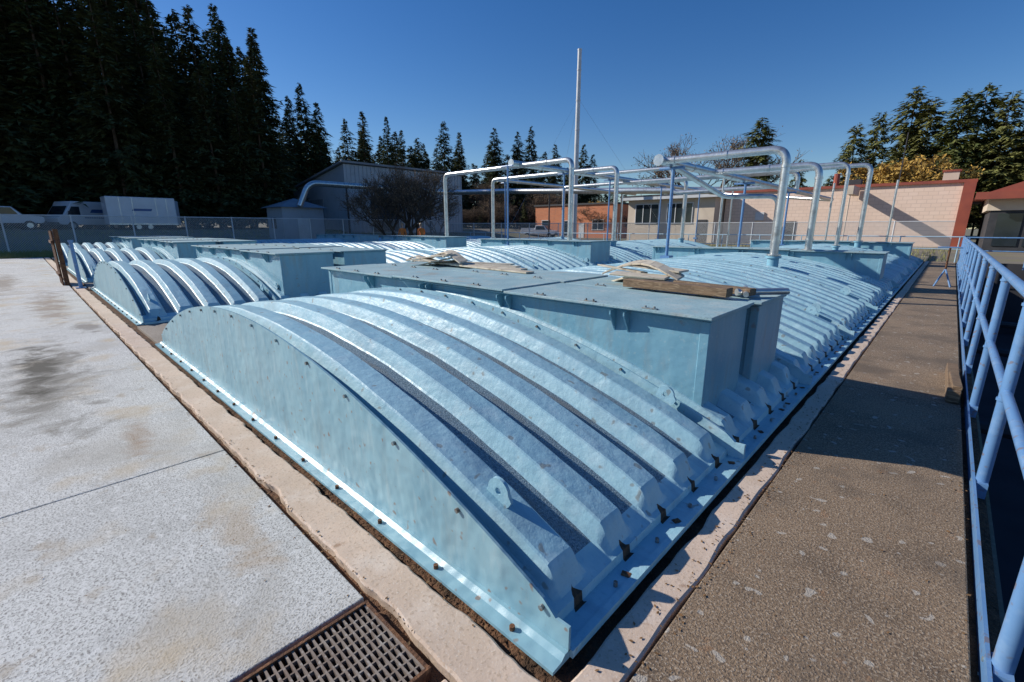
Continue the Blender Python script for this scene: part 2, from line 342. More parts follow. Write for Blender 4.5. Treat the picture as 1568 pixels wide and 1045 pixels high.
def cover_row(xr, bounds, boxes, ystart, lidz, first=False):
    root = empty('tank_cover', (xr, 0, 0))
    b = B(); ki, kg, kh = b.mi('cover'), b.mi('grit'), b.mi('hole')
    ev = [0, .04, .07, .082, .09, .098, .104, .115, .13, .14, .155, .17, .185, .20, .215]; e = .3
    while e < W/2: ev.append(e); e += .12 if first else .2
    ev = ev+[W/2]+[W-q for q in ev[::-1]]
    for s in range(len(bounds)-1):
        y0, y1 = bounds[s], bounds[s+1]; n = max(1, round((y1-y0)/PITCH)); p = (y1-y0)/n
        yy = [(y0, 0, 0, 0)]
        for i in range(n):
            c = y0+p*(i+.5); hw = random.uniform(.55, 1.1)
            for d, h in ((-.122, 0), (-.112, .10), (-.078, .93), (-.068, 1), (-.045, 1.01), (0, 1.02), (.045, 1.01), (.068, 1), (.078, .93), (.112, .10), (.122, 0)):
                yy.append((c+d*p/.38, h, (1 if abs(d) == .045 else 0)*(1 if d > 0 else -1), hw))
        yy.append((y1, 0, 0, 0))
        grid = []
        for e in ev:
            row = []; m_ = min(e, W-e)
            for (y, h, fl, hw) in yy:
                wx = noise.noise(Vector((e*1.7+xr, y*2.1, 3)))*.008+noise.noise(Vector((e*7+xr, y*7, 9)))*.005
                wy = noise.noise(Vector((e*2.3+xr, y*3, 7)))*.009
                inner = 0 if (y in (y0, y1) or e < .11 or e > W-.11) else 1
                ya = y+wy*inner
                if fl and .075 < m_ < .145:
                    q = max(.02, (.142-m_)/.06)      # widest at the flange, closing towards the rib: a torn triangular mouth
                    wd = .066*hw*min(1, q)+.012*noise.noise(Vector((e*60, y*9, xr)))
                    ya = y-fl*.045*p/.38+fl*wd
                row.append(b.bm.verts.new((-e, ya, arch(e)+h*RH*env(e)+wx*inner)))
            grid.append(row)
        for i in range(len(ev)-1):
            mm = (min(ev[i], W-ev[i])+min(ev[i+1], W-ev[i+1]))/2
            for j in range(len(yy)-1):
                f = b.bm.faces.new([grid[i][j], grid[i+1][j], grid[i+1][j+1], grid[i][j+1]])
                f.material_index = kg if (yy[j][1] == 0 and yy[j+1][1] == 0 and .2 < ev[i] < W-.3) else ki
                if .083 < mm < .141 and ((yy[j][2] == -1) or (yy[j+1][2] == 1)): f.material_index = kh
    b.finish('ribbed_shell', root, sharp=20)
    b = B()
    for s, y in enumerate(bounds[1:-1]):
        plate(b, y-.014, y-.002, 'cover', .105); plate(b, y+.002, y+.014, 'cover', .10)
        e = .5
        while e < W-.3:
            b.tube([(-e, y-.03, arch(e)+.082), (-e, y+.03, arch(e)+.082)], .011, 'bolt', 6); e += .42
    plate(b, ystart-.012, ystart, 'gable', .105, .03); plate(b, bounds[-1], bounds[-1]+.012, 'gable', .105, .03)
    b.prism([(0, ystart-.10, .0), (0, ystart+.01, .0), (0, ystart+.01, .035), (0, ystart-.03, .035), (0, ystart-.05, .018), (0, ystart-.10, .014)], (-W, 0, 0), 'gable')
    e = .12
    while e < W-.1:
        z = max(.11, arch(e)+.105)
        b.tube([(-e, ystart-.026, z-.035), (-e, ystart-.005, z-.035)], .011, 'bolt', 8)
        b.tube([(-e-.1, ystart-.07, .012), (-e-.1, ystart-.07, .034)], .011, 'rust', 8)
        e += .47
    b.box(-.02, .012, ystart, bounds[-1], .0, .034, 'cover'); b.box(-W-.012, -W+.02, ystart, bounds[-1], .0, .034, 'cover')
    b.finish('flanges_and_gables', root, sharp=30)
    b = B()
    for s in range(len(bounds)-1):
        y0, y1 = bounds[s], bounds[s+1]; n = max(1, round((y1-y0)/PITCH)); p = (y1-y0)/n
        for i in range(n):
            c = y0+p*(i+.5)+random.uniform(-.01, .01)
            for sgn, xe in ((1, 0), (-1, -W)):
                if sgn < 0 and xr > -5: continue
                if random.random() < .6: b.obox((xe-sgn*.04, c+random.uniform(-.12, .12), .033), (.04, .03, .004), 'rust', (0, 0, random.random()*3))
                b.tube([(xe-sgn*.04, c+.19, .03), (xe-sgn*.04, c+.19, .052)], .010, 'bolt', 6)
            if i == 0 or (i == n-1 and n > 3):
                for e in (.52, W-.52):
                    lug(b, -e, c+(.10 if i else -.02), arch(e)+RH+.045)
    b.finish('edge_bolts_and_lugs', root, sharp=30)
    for (ra, rb, y0, y1, zb) in boxes:
        b = B(); zt = lidz; xa, xb = -ra, -rb
        b.box(xb, xa, y0, y1, zb, zt-.045, 'boxblue')
        b.box(xb-.01, xa+.02, y0-.015, y1+.012, zt-.043, zt-.022, 'boxblue')
        for xx in (xa-.03, xb+.03): b.box(xx-.035, xx+.035, y0-.008, y0+.02, zb, zt-.046, 'boxblue')
        b.finish('hatch_box', root, sharp=30, bevel=.006)
        b = B(); nl = 3; L = (xa-xb)/nl
        for i in range(nl):
            a0 = xb+L*i+.008; a1 = xb+L*(i+1)-.008; dz = random.uniform(-.003, .004)+(.016 if i == 1 else 0)
            b.box(a0-(.05 if i == 0 else 0), a1+(.05 if i == nl-1 else 0), y0-.10, y1+.02, zt-.020+dz, zt+dz, 'lid')
            for q in (.22, .5, .78):
                xx = a0+(a1-a0)*q
                for d in (-.035, .035):
                    b.tube([(xx+d, y0-.06, zt+dz), (xx+d, y0-.06, zt+.022+dz)], .010, 'bolt', 6)
                b.obox((xx, y0-.06, zt+.004+dz), (.12, .03, .008), 'bolt')
        b.finish('hatch_lids', root, sharp=30, bevel=.003)
        b = B()
        gx = xa-.62
        while gx > xb+.2:
            for d in (0, .12):
                b.prism([(gx-d, y0-.002, zt-.046), (gx-d, y0-.088, zt-.046), (gx-d, y0-.088, zt-.075), (gx-d, y0-.002, zt-.21)], (.012, 0, 0), 'boxblue')
            gx -= 1.25
        b.finish('hatch_gussets', root, sharp=0)
    return root
B1 = [1.1, 3.0, 4.98, 7.6, 10.3, 13.0, 15.0, 17.7, 20.4, 23.1, 25.2, 27.1]
B2 = [1.15, 3.2, 5.85, 8.5, 11.2, 14, 16, 18.7, 21.4, 24.1, 27.1]
cover_row(-.75, B1, [(.35, 6.0, 3.14, 3.92, .06), (.30, 6.0, 4.06, 4.82, .06), (.35, 6.2, 14.0, 14.9, .06), (.35, 6.2, 24, 25, .06)], 1.1, .92, True)
cover_row(-9.1, B2, [(.22, 6.3, 3.4, 4.45, .04), (.22, 6.3, 4.7, 5.7, .04), (.35, 6.2, 14.2, 15.5, .06)], 1.15, 1.02)
cover_row(-17.4, B2, [(.22, 6.3, 3.4, 4.45, .04), (.22, 6.3, 4.7, 5.7, .04), (.35, 6.2, 14.2, 15.5, .06)], 1.15, 1.06)
cover_row(-25.7, B2, [(.22, 6.3, 3.4, 4.45, .04), (.22, 6.3, 4.7, 5.7, .04), (.35, 6.2, 14.2, 15.5, .06)], 1.15, 1.06)
b = B()
for i in range(9):
    b.prism([(-17.0-i*.13, .62, .0), (-17.07-i*.13, .62, .0), (-17.07-i*.13, .62, 1.42-.02*(i % 2)), (-17.0-i*.13, .62, 1.42-.02*(i % 2))], (0, .03, 0), 'rust')
b.box(-18.1, -16.96, .58, .62, .25, .32, 'rust'); b.box(-18.1, -16.96, .58, .62, 1.1, 1.17, 'rust'); b.box(-17.06, -16.95, .66, .76, 0, 1.46, 'rust')
b.finish('rusted_gate', sharp=0)
b = B(); b.tube([(-15.95, .9, 0), (-15.95, .9, 1.15)], .04, 'rail', 10); b.box(-16.05, -15.85, .8, 1.0, 0, .02, 'rail'); b.tube([(-15.95, .9, 1.15), (-15.95, .9, 1.2)], .055, 'rail', 10); b.finish('bollard_post')

# ------------------------------------------------------------------ railing
def guard_rail(name, p0, p1, posts, h, r, m, toe=True, side=0):
    root = empty(name, (0, 0, 0)); b = B()
    P0, P1 = Vector(p0), Vector(p1); d = (P1-P0); L = d.length; d.normalize(); up = Vector((0, 0, 1))
    b.tube([P0+up*h, P1+up*h], r, m, 14); b.tube([P0+up*h*.52, P1+up*h*.52], r*.85, m, 14); b.finish('rails', root)
    b = B(); n = Vector((d.y, -d.x, 0))
    for q in posts:
        c = P0+d*q; b.tube([c+up*-.12, c+up*h], r, m, 14)
        if toe:
            b.tube([c+up*(h-.05), c+up*(h-.035)], r+.006, m, 14); b.tube([c+up*(h*.52-.045), c+up*(h*.52-.03)], r+.006, m, 14)
            a = math.atan2(d.y, d.x)
            b.obox(c+up*-.02+n*.0, (.11, .05, .13), m, (0, 0, a)); 
            for z in (-.05, .02): b.tube([c+n*-.045+d*.03+up*z, c+n*-.02+d*.03+up*z], .010, 'bolt', 6)
    b.finish('posts', root)
    if toe:
        b = B(); a = math.atan2(d.y, d.x); mid = (P0+P1)/2
        b.obox(mid+n*-.035+up*-.01, (L, .012, .12), m, (0, 0, a)); b.obox(mid+n*-.02+up*-.07, (L, .05, .012), m, (0, 0, a)); b.finish('toe_channel', root, sharp=0)
    return root
guard_rail('guard_railing', (.37, -6.4, 0), (.37, 26.8, 0), [.35+1.62*i for i in range(21)], 1.14, .029, 'rail')
guard_rail('guard_railing', (.37, 28.2, 0), (-34, 28.2, 0), [0.1+2.0*i for i in range(17)], 1.1, .025, 'palerail', False)
guard_rail('guard_railing', (.45, 26.9, 0), (9, 26.9, 0), [.1+1.7*i for i in range(6)], 1.1, .028, 'rail', False)
b = B(); b.obox((.235, 5.95, .06), (.09, 1.15, .11), 'wood', (0, 0, .01)); b.obox((.245, 5.7, .13), (.07, .55, .035), 'wood', (0, .05, .04)); b.finish('timber_block', bevel=.006)
b = B()
for s in (-1, 1):
    b.tube([(.02+s*.16, 16.3, 0), (.02, 16.5, .45)], .018, 'rail', 8); b.tube([(.02+s*.16, 16.7, 0), (.02, 16.5, .45)], .018, 'rail', 8)
b.tube([(.02, 16.5, .4), (.02, 16.5, 1.0)], .022, 'rust', 8); b.tube([(-.22, 16.5, 1.0), (.26, 16.5, 1.0)], .018, 'rail', 8); b.finish('pipe_stand')

zl = .925+.01
b = B(); b.obox((-1.75, 3.98, zl+.045), (1.0, .12, .075), 'wood', (0, .0, -.08)); b.obox((-1.5, 4.22, zl+.04), (.75, .10, .06), 'wood', (0, 0, -.2)); b.finish('timber_beam', bevel=.006)
b = B(); b.tube([(-1.25, 4.1, zl+.035), (-.95, 4.45, zl+.035)], .03, 'pipe', 12); b.tube([(-1.15, 4.02, zl+.03), (-1.3, 4.5, zl+.03)], .022, 'pipe', 12); b.finish('loose_pipe')
def scrap(name, x, y, z, n, seed, size):
    random.seed(seed); b = B()
    for i in range(n):
        b.obox((x+random.uniform(-.3, .3), y+random.uniform(-.2, .2), z+.03+i*.03), (size*random.uniform(.5, 1), random.uniform(.12, .22), .02), 'cream', (random.uniform(-.1, .2), random.uniform(-.3, .15), random.uniform(-.5, .5)))
    P = []
    for i in range(9):
        t = i/8; P.append((x-.45+.9*t, y+.05*math.sin(t*5), z+.05+.13*math.sin(t*math.pi)))
    for i in range(8):
        a, c = Vector(P[i]), Vector(P[i+1]); b.prism([a, a+Vector((0, .16, .03)), a+Vector((0, .16, .05)), a+Vector((0, 0, .02))], c-a, 'cream')
    return b.finish(name, bevel=.004)
scrap('broken_panel_scrap', -2.35, 4.45, zl, 5, 3, .7)
scrap('broken_panel_scrap', -5.6, 4.4, zl, 5, 8, .9)
scrap('broken_panel_scrap', -10.4, 7.2, .55, 3, 5, .8)
b = B()
for i in range(4): b.obox((-4.6-.3*i, 4.4+.12*i, zl+.02+.004*i), (1.7, .14, .022), 'cream', (0, 0, .12*i-.1))
b.finish('plank_stack', bevel=.003)

random.seed(5); vs, fs = [], []
def flake(x, y, z, s):
    a = random.random()*6.3; n = len(vs); 
    for k_, (rr) in enumerate((1, .6, 1, .5)):
        t = a+k_*math.pi/2; vs.append((x+math.cos(t)*s*rr, y+math.sin(t)*s*rr, z+random.uniform(.001, s*.5)))
    fs.append((n, n+1, n+2, n+3))
for i in range(4200):
    q = random.random()
    if q < .45: flake(random.gauss(-.57, .05), random.uniform(-1, 1) if random.random() < .1 else random.uniform(1, 26), .002, random.uniform(.004, .012))
    elif q < .62: flake(random.uniform(-.5, .3), random.uniform(.3, 20), .002, random.uniform(.003, .009))
    elif q < .8: flake(random.uniform(-16, -1.2), random.gauss(.755, .03), .002, random.uniform(.004, .011))
    elif q < .86: flake(random.gauss(.27, .02), random.uniform(.5, 20), .002, random.uniform(.004, .012))
    elif q < .93: flake(random.uniform(-7.4, -.8), random.gauss(.975, .012), .002, random.uniform(.004, .010))
    else: flake(random.uniform(-8, -1.6), random.uniform(-2, .7), .004, random.uniform(.003, .007))
me = bpy.data.meshes.new('fallen_leaves'); me.from_pydata(vs, [], fs); me.materials.append(M['litter']); o = bpy.data.objects.new('fallen_leaves', me); COL.objects.link(o)

# ------------------------------------------------------------------ overhead pipes
random.seed(21)
root = empty('overhead_vent_pipework')
def drop(x, y, zt, xh, r, zb=.55, name='vent_drop_pipe'):
    b = B()
    b.tube(round_path([(x, y, zb), (x, y, zt), (xh, y, zt)], .3, 8), r, 'pipe', 16)
    for z in (zb+.62, zt-.36): b.tube([(x, y, z), (x, y, z+.05)], r+.014, 'pipe', 16)
    b.tube([(x, y, zb-.1), (x, y, zb+.32)], r+.03, 'pipepaint', 16); b.tube([(x, y, zb+.32), (x, y, zb+.36)], r+.07, 'pipepaint', 16)
    b.tube([(x, y, zb+.375), (x, y, zb+.40)], r+.06, 'pipe', 16)
    for q in (.45, .9): xx = x+(xh-x)*q; b.tube([(xx-.03, y, zt), (xx+.03, y, zt)], r+.014, 'pipe', 16)
    b.finish(name, root)
for y in (11.0, 14.2): drop(-2.7, y, 3.05, -5.35, .082)
drop(-2.75, 23.5, 3.9, -13.7, .085, .6); drop(-2.75, 18.6, 3.5, -5.35, .055)
for y in (15.0, 18.3, 25.5): drop(-11.0, y, 4.02, -13.7, .10)
for y in (15.5, 18.9, 25.5): drop(-19.3, y, 4.1, -13.7, .10)
def header(x, y0, y1, z, r, posts):
    b = B(); b.tube([(x, y0, z), (x, y1, z)], r, 'pipe', 18)
    b.tube([(x, y0-.03, z), (x, y0, z)], r+.03, 'pipe', 18); y = y0+1.9
    while y < y1: b.tube([(x, y, z), (x, y+.05, z)], r+.018, 'pipe', 18); y += 2.9
    b.finish('header_pipe', root); b = B()
    for y in posts:
        b.tube([(x+.08, y, .45), (x+.08, y, z-r)], .04, 'rail', 10); b.tube([(x-.28, y, z-r-.03), (x+.36, y, z-r-.03)], .035, 'rail', 8)
        b.box(x-.04, x+.2, y-.12, y+.12, .68, .80, 'rail')
    b.finish('pipe_support_posts', root)
header(-5.35, 10.75, 26.5, 3.05, .10, (11.4, 16.9, 22.5)); header(-13.7, 14.5, 40, 4.08, .125, (14.2, 18, 22, 28, 34)); header(-22, 22, 40, 4.5, .12, (22.6, 29))
b = B()
b.tube(round_path([(-5.35, 11.5, 3.0), (-5.2, 14.8, 2.4), (-3.9, 15.6, 2.4), (-3.9, 15.6, .6)], .3), .07, 'pipe', 14)
b.tube(round_path([(-5.35, 24, 3.05), (-5.35, 24, 3.9), (-13.7, 24, 3.9)], .4), .10, 'pipe', 14)
b.tube(round_path([(-5.35, 26.5, 3.05), (-5.35, 33, 3.05), (-13.7, 36, 4.0)], .8), .10, 'pipe', 14)
b.tube(round_path([(-13.7, 20.5, 4.08), (-9.5, 20.5, 4.08), (-9.5, 20.5, 3.0), (-5.35, 20.5, 3.05)], .4), .085, 'pipe', 14)
b.tube(round_path([(-44, 18.3, 3.4), (-44, 19.3, 5.5), (-44, 36, 5.5), (-36, 37, 5.3), (-13.7, 38, 4.3)], .9), .27, 'pipe', 16)
for y in (23, 28, 33): b.tube([(-44, y, 0), (-44, y, 5.3)], .09, 'dkgrey', 8)
for x, y in ((-38, 36.8), (-30, 37.3), (-22, 37.6)): b.tube([(x, y, 0), (x, y, 4.7)], .07, 'dkgrey', 8)
b.finish('connecting_pipes', root)
b = B()
for x, y in ((-6.9, 19.5), (-9.3, 27.8), (-16.2, 27.8), (-11.9, 27.8), (-4.6, 27.8), (-2.2, 27.9)):
    b.tube([(x, y, 0), (x, y, 3.6)], .045, 'pipe', 8)
b.finish('standpipes', root)

b = B(); sx, sy = -32.4, 45
b.tube([(sx, sy, 0), (sx, sy, 20)], .30, 'white', 20, r2=.21)
for z in (4, 8, 12, 15, 18, 19.95): b.tube([(sx, sy, z), (sx, sy, z+.14)], .33-.005*z, 'white', 20)
for a in (0, 2.1, 4.2):
    b.tube([(sx+.2*math.cos(a+.4), sy+.2*math.sin(a+.4), 15), (sx+11*math.cos(a+.4), sy+11*math.sin(a+.4), 0)], .008, 'pipe', 4)
b.finish('exhaust_stack')

# ------------------------------------------------------------------ buildings
def building(name, parts): 
    r = empty(name)
    for nm, fn, sh in parts:
        b = B(); fn(b); b.finish(nm, r, sharp=sh)
    return r
def win(b, x0, x1, y, z0, z1, n=1):
    b.box(x0, x1, y-.05, y-.003, z0, z1, 'glass'); b.box(x0-.08, x1+.08, y-.10, y-.004, z1, z1+.09, 'white'); b.box(x0-.08, x1+.08, y-.10, y-.004, z0-.09, z0, 'white')
    for i in range(n+1): xx = x0+(x1-x0)*i/n; b.box(xx-.04, xx+.04, y-.09, y-.005, z0, z1, 'white')
def f1(b): b.box(-18, .0, 52, 68, -.1, 4.95, 'pinkblock')
def f2(b): b.box(-18.1, .75, 51.8, 68.2, 4.95, 5.18, 'maroon')
def f3(b): b.box(.003, .72, 51.75, 68.1, -.1, 4.945, 'maroon')
def f4(b): b.box(-1.4, -.4, 55, 56.3, 5.18, 6.1, 'beige'); b.box(-1.5, -.3, 54.9, 56.4, 6.1, 6.22, 'maroon'); b.tube([(-4.5, 58, 5.2), (-4.5, 58, 10)], .04, 'dkgrey', 6); b.tube([(-8.8, 54, 5.2), (-8.8, 54, 6.4)], .25, 'maroon', 10); b.box(-7.8, -6.9, 54, 55, 5.18, 5.8, 'dkgrey')
def f5(b): b.box(-12.2, -11.2, 51.93, 51.99, 0, 2.1, 'dkgrey'); b.box(-14.9, -14.1, 51.85, 51.99, 2.2, 3.0, 'white')
def f6(b): b.box(-7.0, -6.6, 48.4, 51.79, 4.2, 4.9, 'beige'); b.tube([(-6.8, 48.6, 0), (-6.8, 48.6, 4.2)], .05, 'beige', 8)  # beam and post added to throw the diagonal shadow on the wall
building('pink_block_building', [('walls', f1, 0), ('coping', f2, 0), ('pilaster', f3, 0), ('roof_vents', f4, 30), ('door_and_louvres', f5, 0), ('shadow_caster_beam', f6, 0)])
def g1(b): b.box(-28, -18.15, 49.5, 62, -.1, 4.5, 'beige')
def g2(b): b.box(-28.7, -17.6, 48.7, 62.5, 4.5, 4.85, 'white'); b.box(-28.75, -17.55, 48.65, 62.55, 4.855, 4.98, 'dkgrey')
def g3(b):
    win(b, -27, -24.2, 49.5, 2.0, 4.0, 3); win(b, -23.2, -20.4, 49.5, 2.0, 4.0, 3); b.box(-19.8, -18.8, 49.42, 49.497, 0, 2.3, 'dkgrey')
building('office_building', [('walls', g1, 0), ('roof', g2, 0), ('windows', g3, 0)])
def h1(b): b.box(-52, -37, 61, 72, -.1, 4.9, 'orangebrick')
def h2(b): b.box(-52.2, -36.8, 60.8, 72.2, 4.9, 5.15, 'dkgrey')
def h3(b): win(b, -50.5, -49, 61, 1.2, 2.6); win(b, -46, -44, 61, .2, 2.5, 2); b.box(-43, -42, 60.93, 60.997, -.1, 2.2, 'white'); win(b, -40.5, -38.5, 61, 1.2, 2.6, 2)
building('orange_brick_building', [('walls', h1, 0), ('roof', h2, 0), ('windows', h3, 0)])
def i1(b):
    b.prism([(-64, 26, 0), (-50, 26, 0), (-50, 26, 8.3), (-64, 26, 6.2)], (0, 17, 0), 'greymetal')
def i2(b):
    b.prism([(-64.4, 25.6, 6.2), (-49.6, 25.6, 8.42), (-49.6, 25.6, 8.62), (-64.4, 25.6, 6.4)], (0, 17.8, 0), 'roofgrey')
    for i in range(34): y = 26.3+i*.5; b.box(-49.997, -49.94, y, y+.07, 0.9, 8.3, 'greymetal')
def i3(b): b.box(-49.99, -49.9, 29, 33, 1, 5.0, 'dkgrey'); b.box(-49.99, -49.88, 36, 38, 3, 4.4, 'glass'); b.box(-59, -55.5, 25.9, 25.997, .5, 4.8, 'roofgrey')
building('grey_metal_building', [('walls', i1, 0), ('roof', i2, 0), ('doors', i3, 0)])
def j1(b): b.box(-48, -44.3, 16.8, 20.6, -.1, 3.3, 'greymetal')
def j2(b):
    c = (-46.15, 18.7, 4.2)
    q = [(-48.4, 16.4, 3.3), (-43.9, 16.4, 3.3), (-43.9, 21, 3.3), (-48.4, 21, 3.3)]
    for i in range(4): b.poly([q[i], q[(i+1) % 4], c], 'roofgrey')
    b.poly(q[::-1], 'roofgrey')
def j3(b): b.box(-44.297, -44.25, 18.1, 19.1, .1, 2.3, 'white'); b.box(-46.9, -45.9, 16.74, 16.797, 1.4, 2.4, 'glass')
building('utility_shed', [('walls', j1, 0), ('roof', j2, 0), ('door_and_window', j3, 0)])
def k1(b): b.box(1.6, 16, 45, 58, -.1, 2.6, 'dkgrey'); b.box(1.4, 16, 44.9, 58, 2.6, 3.5, 'beige')
def k2(b): b.prism([(.7, 44, 3.5), (16, 44, 3.5), (16, 44, 5.2), (9, 44, 6.9)], (0, 15, 0), 'maroon'); b.box(.7, 16, 43.8, 44.0, 3.3, 3.75, 'maroon')
def k3(b):
    for i in range(9): x = 2+i*1.4; b.box(x, x+1.15, 44.93, 44.997, .3, 2.4, 'glass')
building('maroon_roof_building', [('walls', k1, 0), ('roof', k2, 0), ('windows', k3, 0)])

# ------------------------------------------------------------------ fences
def fence(name, pts, h):
    r = empty(name)
    b = B(); bp = B()
    for (a, c) in zip(pts[:-1], pts[1:]):
        A, C = Vector((a[0], a[1], 0)), Vector((c[0], c[1], 0)); L = (C-A).length; n = int(L/3)
        for i in range(n):
            p, q = A.lerp(C, i/n), A.lerp(C, (i+1)/n); zp, zq = terr(p.x, p.y), terr(q.x, q.y)
            b.poly([(p.x, p.y, zp), (q.x, q.y, zq), (q.x, q.y, zq+h), (p.x, p.y, zp+h)], 'chain')
            bp.tube([(p.x, p.y, zp), (p.x, p.y, zp+h+.05)], .045, 'white', 8); bp.tube([(p.x, p.y, zp+h), (q.x, q.y, zq+h)], .03, 'white', 6)
    b.finish('mesh_fabric', r, sharp=0); bp.finish('posts_and_rail', r)
fence('chain_link_fence', [(-41, -40), (-41, 33)], 2.3); fence('chain_link_fence', [(-41, 33), (-20, 46), (0, 46)], 2.0)

# ------------------------------------------------------------------ vehicles
def wheels(b, xs_, w, r):
    for x in xs_:
        for y in (-w/2, w/2):
            s = 1 if y > 0 else -1
            b.tube([(x, y-s*.22, r), (x, y+s*.02, r)], r, 'tyre', 20); b.tube([(x, y+s*.021, r), (x, y+s*.035, r)], r*.55, 'pipe', 14)
def profile(b, pts, w, m): b.prism([(x, -w/2, z) for x, z in pts], (0, w, 0), m)
def van(name, loc, rot):
    r = empty(name, loc, rot); b = B()
    profile(b, [(-2.8, .45), (2.5, .45), (2.75, .6), (2.8, 1.05), (2.3, 1.25), (1.75, 2.05), (1.5, 2.45), (-2.7, 2.5), (-2.8, 2.3)], 2.0, 'truckwhite'); b.finish('body', r, sharp=30, bevel=.05)
    b = B()
    b.prism([(2.27, -.85, 1.30), (2.27, .85, 1.30), (1.80, .8, 2.02), (1.80, -.8, 2.02)], (.03, 0, .02), 'glass')
    for s in (-1, 1):
        y = s*1.001; b.prism([(2.0, y, 1.3), (1.0, y, 1.3), (1.0, y, 2.0), (1.6, y, 2.0)], (0, s*.01, 0), 'glass')
        b.prism([(-2.6, y, 1.0), (.7, y, 1.0), (.7, y, 1.12), (-2.6, y, 1.12)], (0, s*.008, 0), 'blueband')
        b.prism([(-1.6, y, 1.5), (.2, y, 1.5), (0, y, 1.8), (-1.5, y, 1.8)], (0, s*.006, 0), 'blueband')
        b.obox((1.9, s*1.15, 1.45), (.1, .2, .3), 'dkgrey')
    b.box(2.72, 2.86, -.95, .95, .42, .66, 'dkgrey'); b.box(-2.9, -2.78, -.95, .95, .42, .6, 'dkgrey'); b.finish('glazing_and_trim', r, sharp=0)
    b = B(); wheels(b, (1.75, -1.8), 2.0, .37); b.finish('wheels', r)
def box_trailer(name, loc, rot):
    r = empty(name, loc, rot); b = B(); b.box(-2.6, 2.4, -1.1, 1.1, .55, 2.95, 'truckwhite'); b.prism([(2.4, -1.1, .55), (2.4, 1.1, .55), (2.9, 0, .55)], (0, 0, 2.2), 'truckwhite'); b.finish('body', r, sharp=0, bevel=.06)
    b = B()
    for s in (-1, 1):
        b.prism([(-.9, s*1.101, 1.75), (.5, s*1.101, 1.75), (.6, s*1.101, 1.95), (-.8, s*1.101, 1.95)], (0, s*.006, 0), 'blueband'); b.box(-2.6, 2.4, s*1.101 if s > 0 else -1.13, 1.13 if s > 0 else -1.101, .55, .68, 'pipe')
        for q in (-1.7, -.8, .9, 1.7): b.box(q, q+.03, s*1.101 if s > 0 else -1.112, 1.112 if s > 0 else -1.101, .7, 2.9, 'pipe')
    b.tube([(2.8, 0, .55), (3.8, 0, .5)], .05, 'dkgrey', 8); b.finish('trim', r, sharp=0); b = B(); wheels(b, (-.6, .25), 2.15, .36); b.finish('wheels', r)
def pickup(name, loc, rot):
    r = empty(name, loc, rot); b = B()
    profile(b, [(-2.8, .55), (2.6, .55), (2.75, .7), (2.75, 1.1), (1.5, 1.22), (.95, 1.85), (-.35, 1.88), (-.5, 1.2), (-2.8, 1.2)], 1.9, 'truckwhite'); b.finish('body', r, sharp=30, bevel=.05)
    b = B(); b.prism([(1.50, -.8, 1.27), (1.50, .8, 1.27), (1.0, .75, 1.82), (1.0, -.75, 1.82)], (.03, 0, .02), 'glass')
    for s in (-1, 1):
        y = s*.951; b.prism([(1.25, y, 1.25), (-.3, y, 1.25), (-.25, y, 1.78), (.9, y, 1.78)], (0, s*.01, 0), 'glass')
        b.tube([(-2.7, s*.85, 1.2), (-2.7, s*.85, 2.0), (-.6, s*.85, 2.0)], .035, 'dkgrey', 6); b.box(-2.7, -.6, s*.9-.05 if s < 0 else .85, -.85 if s < 0 else .95, 1.205, 1.5, 'truckwhite')
    b.box(2.7, 2.85, -.9, .9, .5, .75, 'dkgrey'); b.finish('trim', r, sharp=0); b = B(); wheels(b, (1.8, -1.7), 1.9, .38); b.finish('wheels', r)
van('cargo_van', (-58, 4.6, terr(-58, 6)), math.radians(-60)); box_trailer('box_trailer', (-54.6, 8.3, terr(-55.5, 7.4)-.1), math.radians(92))
pickup('pickup_truck', (-56, -1.0, terr(-56, 1)), math.radians(100))
pickup('pickup_truck', (-46, 55, -.06), math.radians(20))

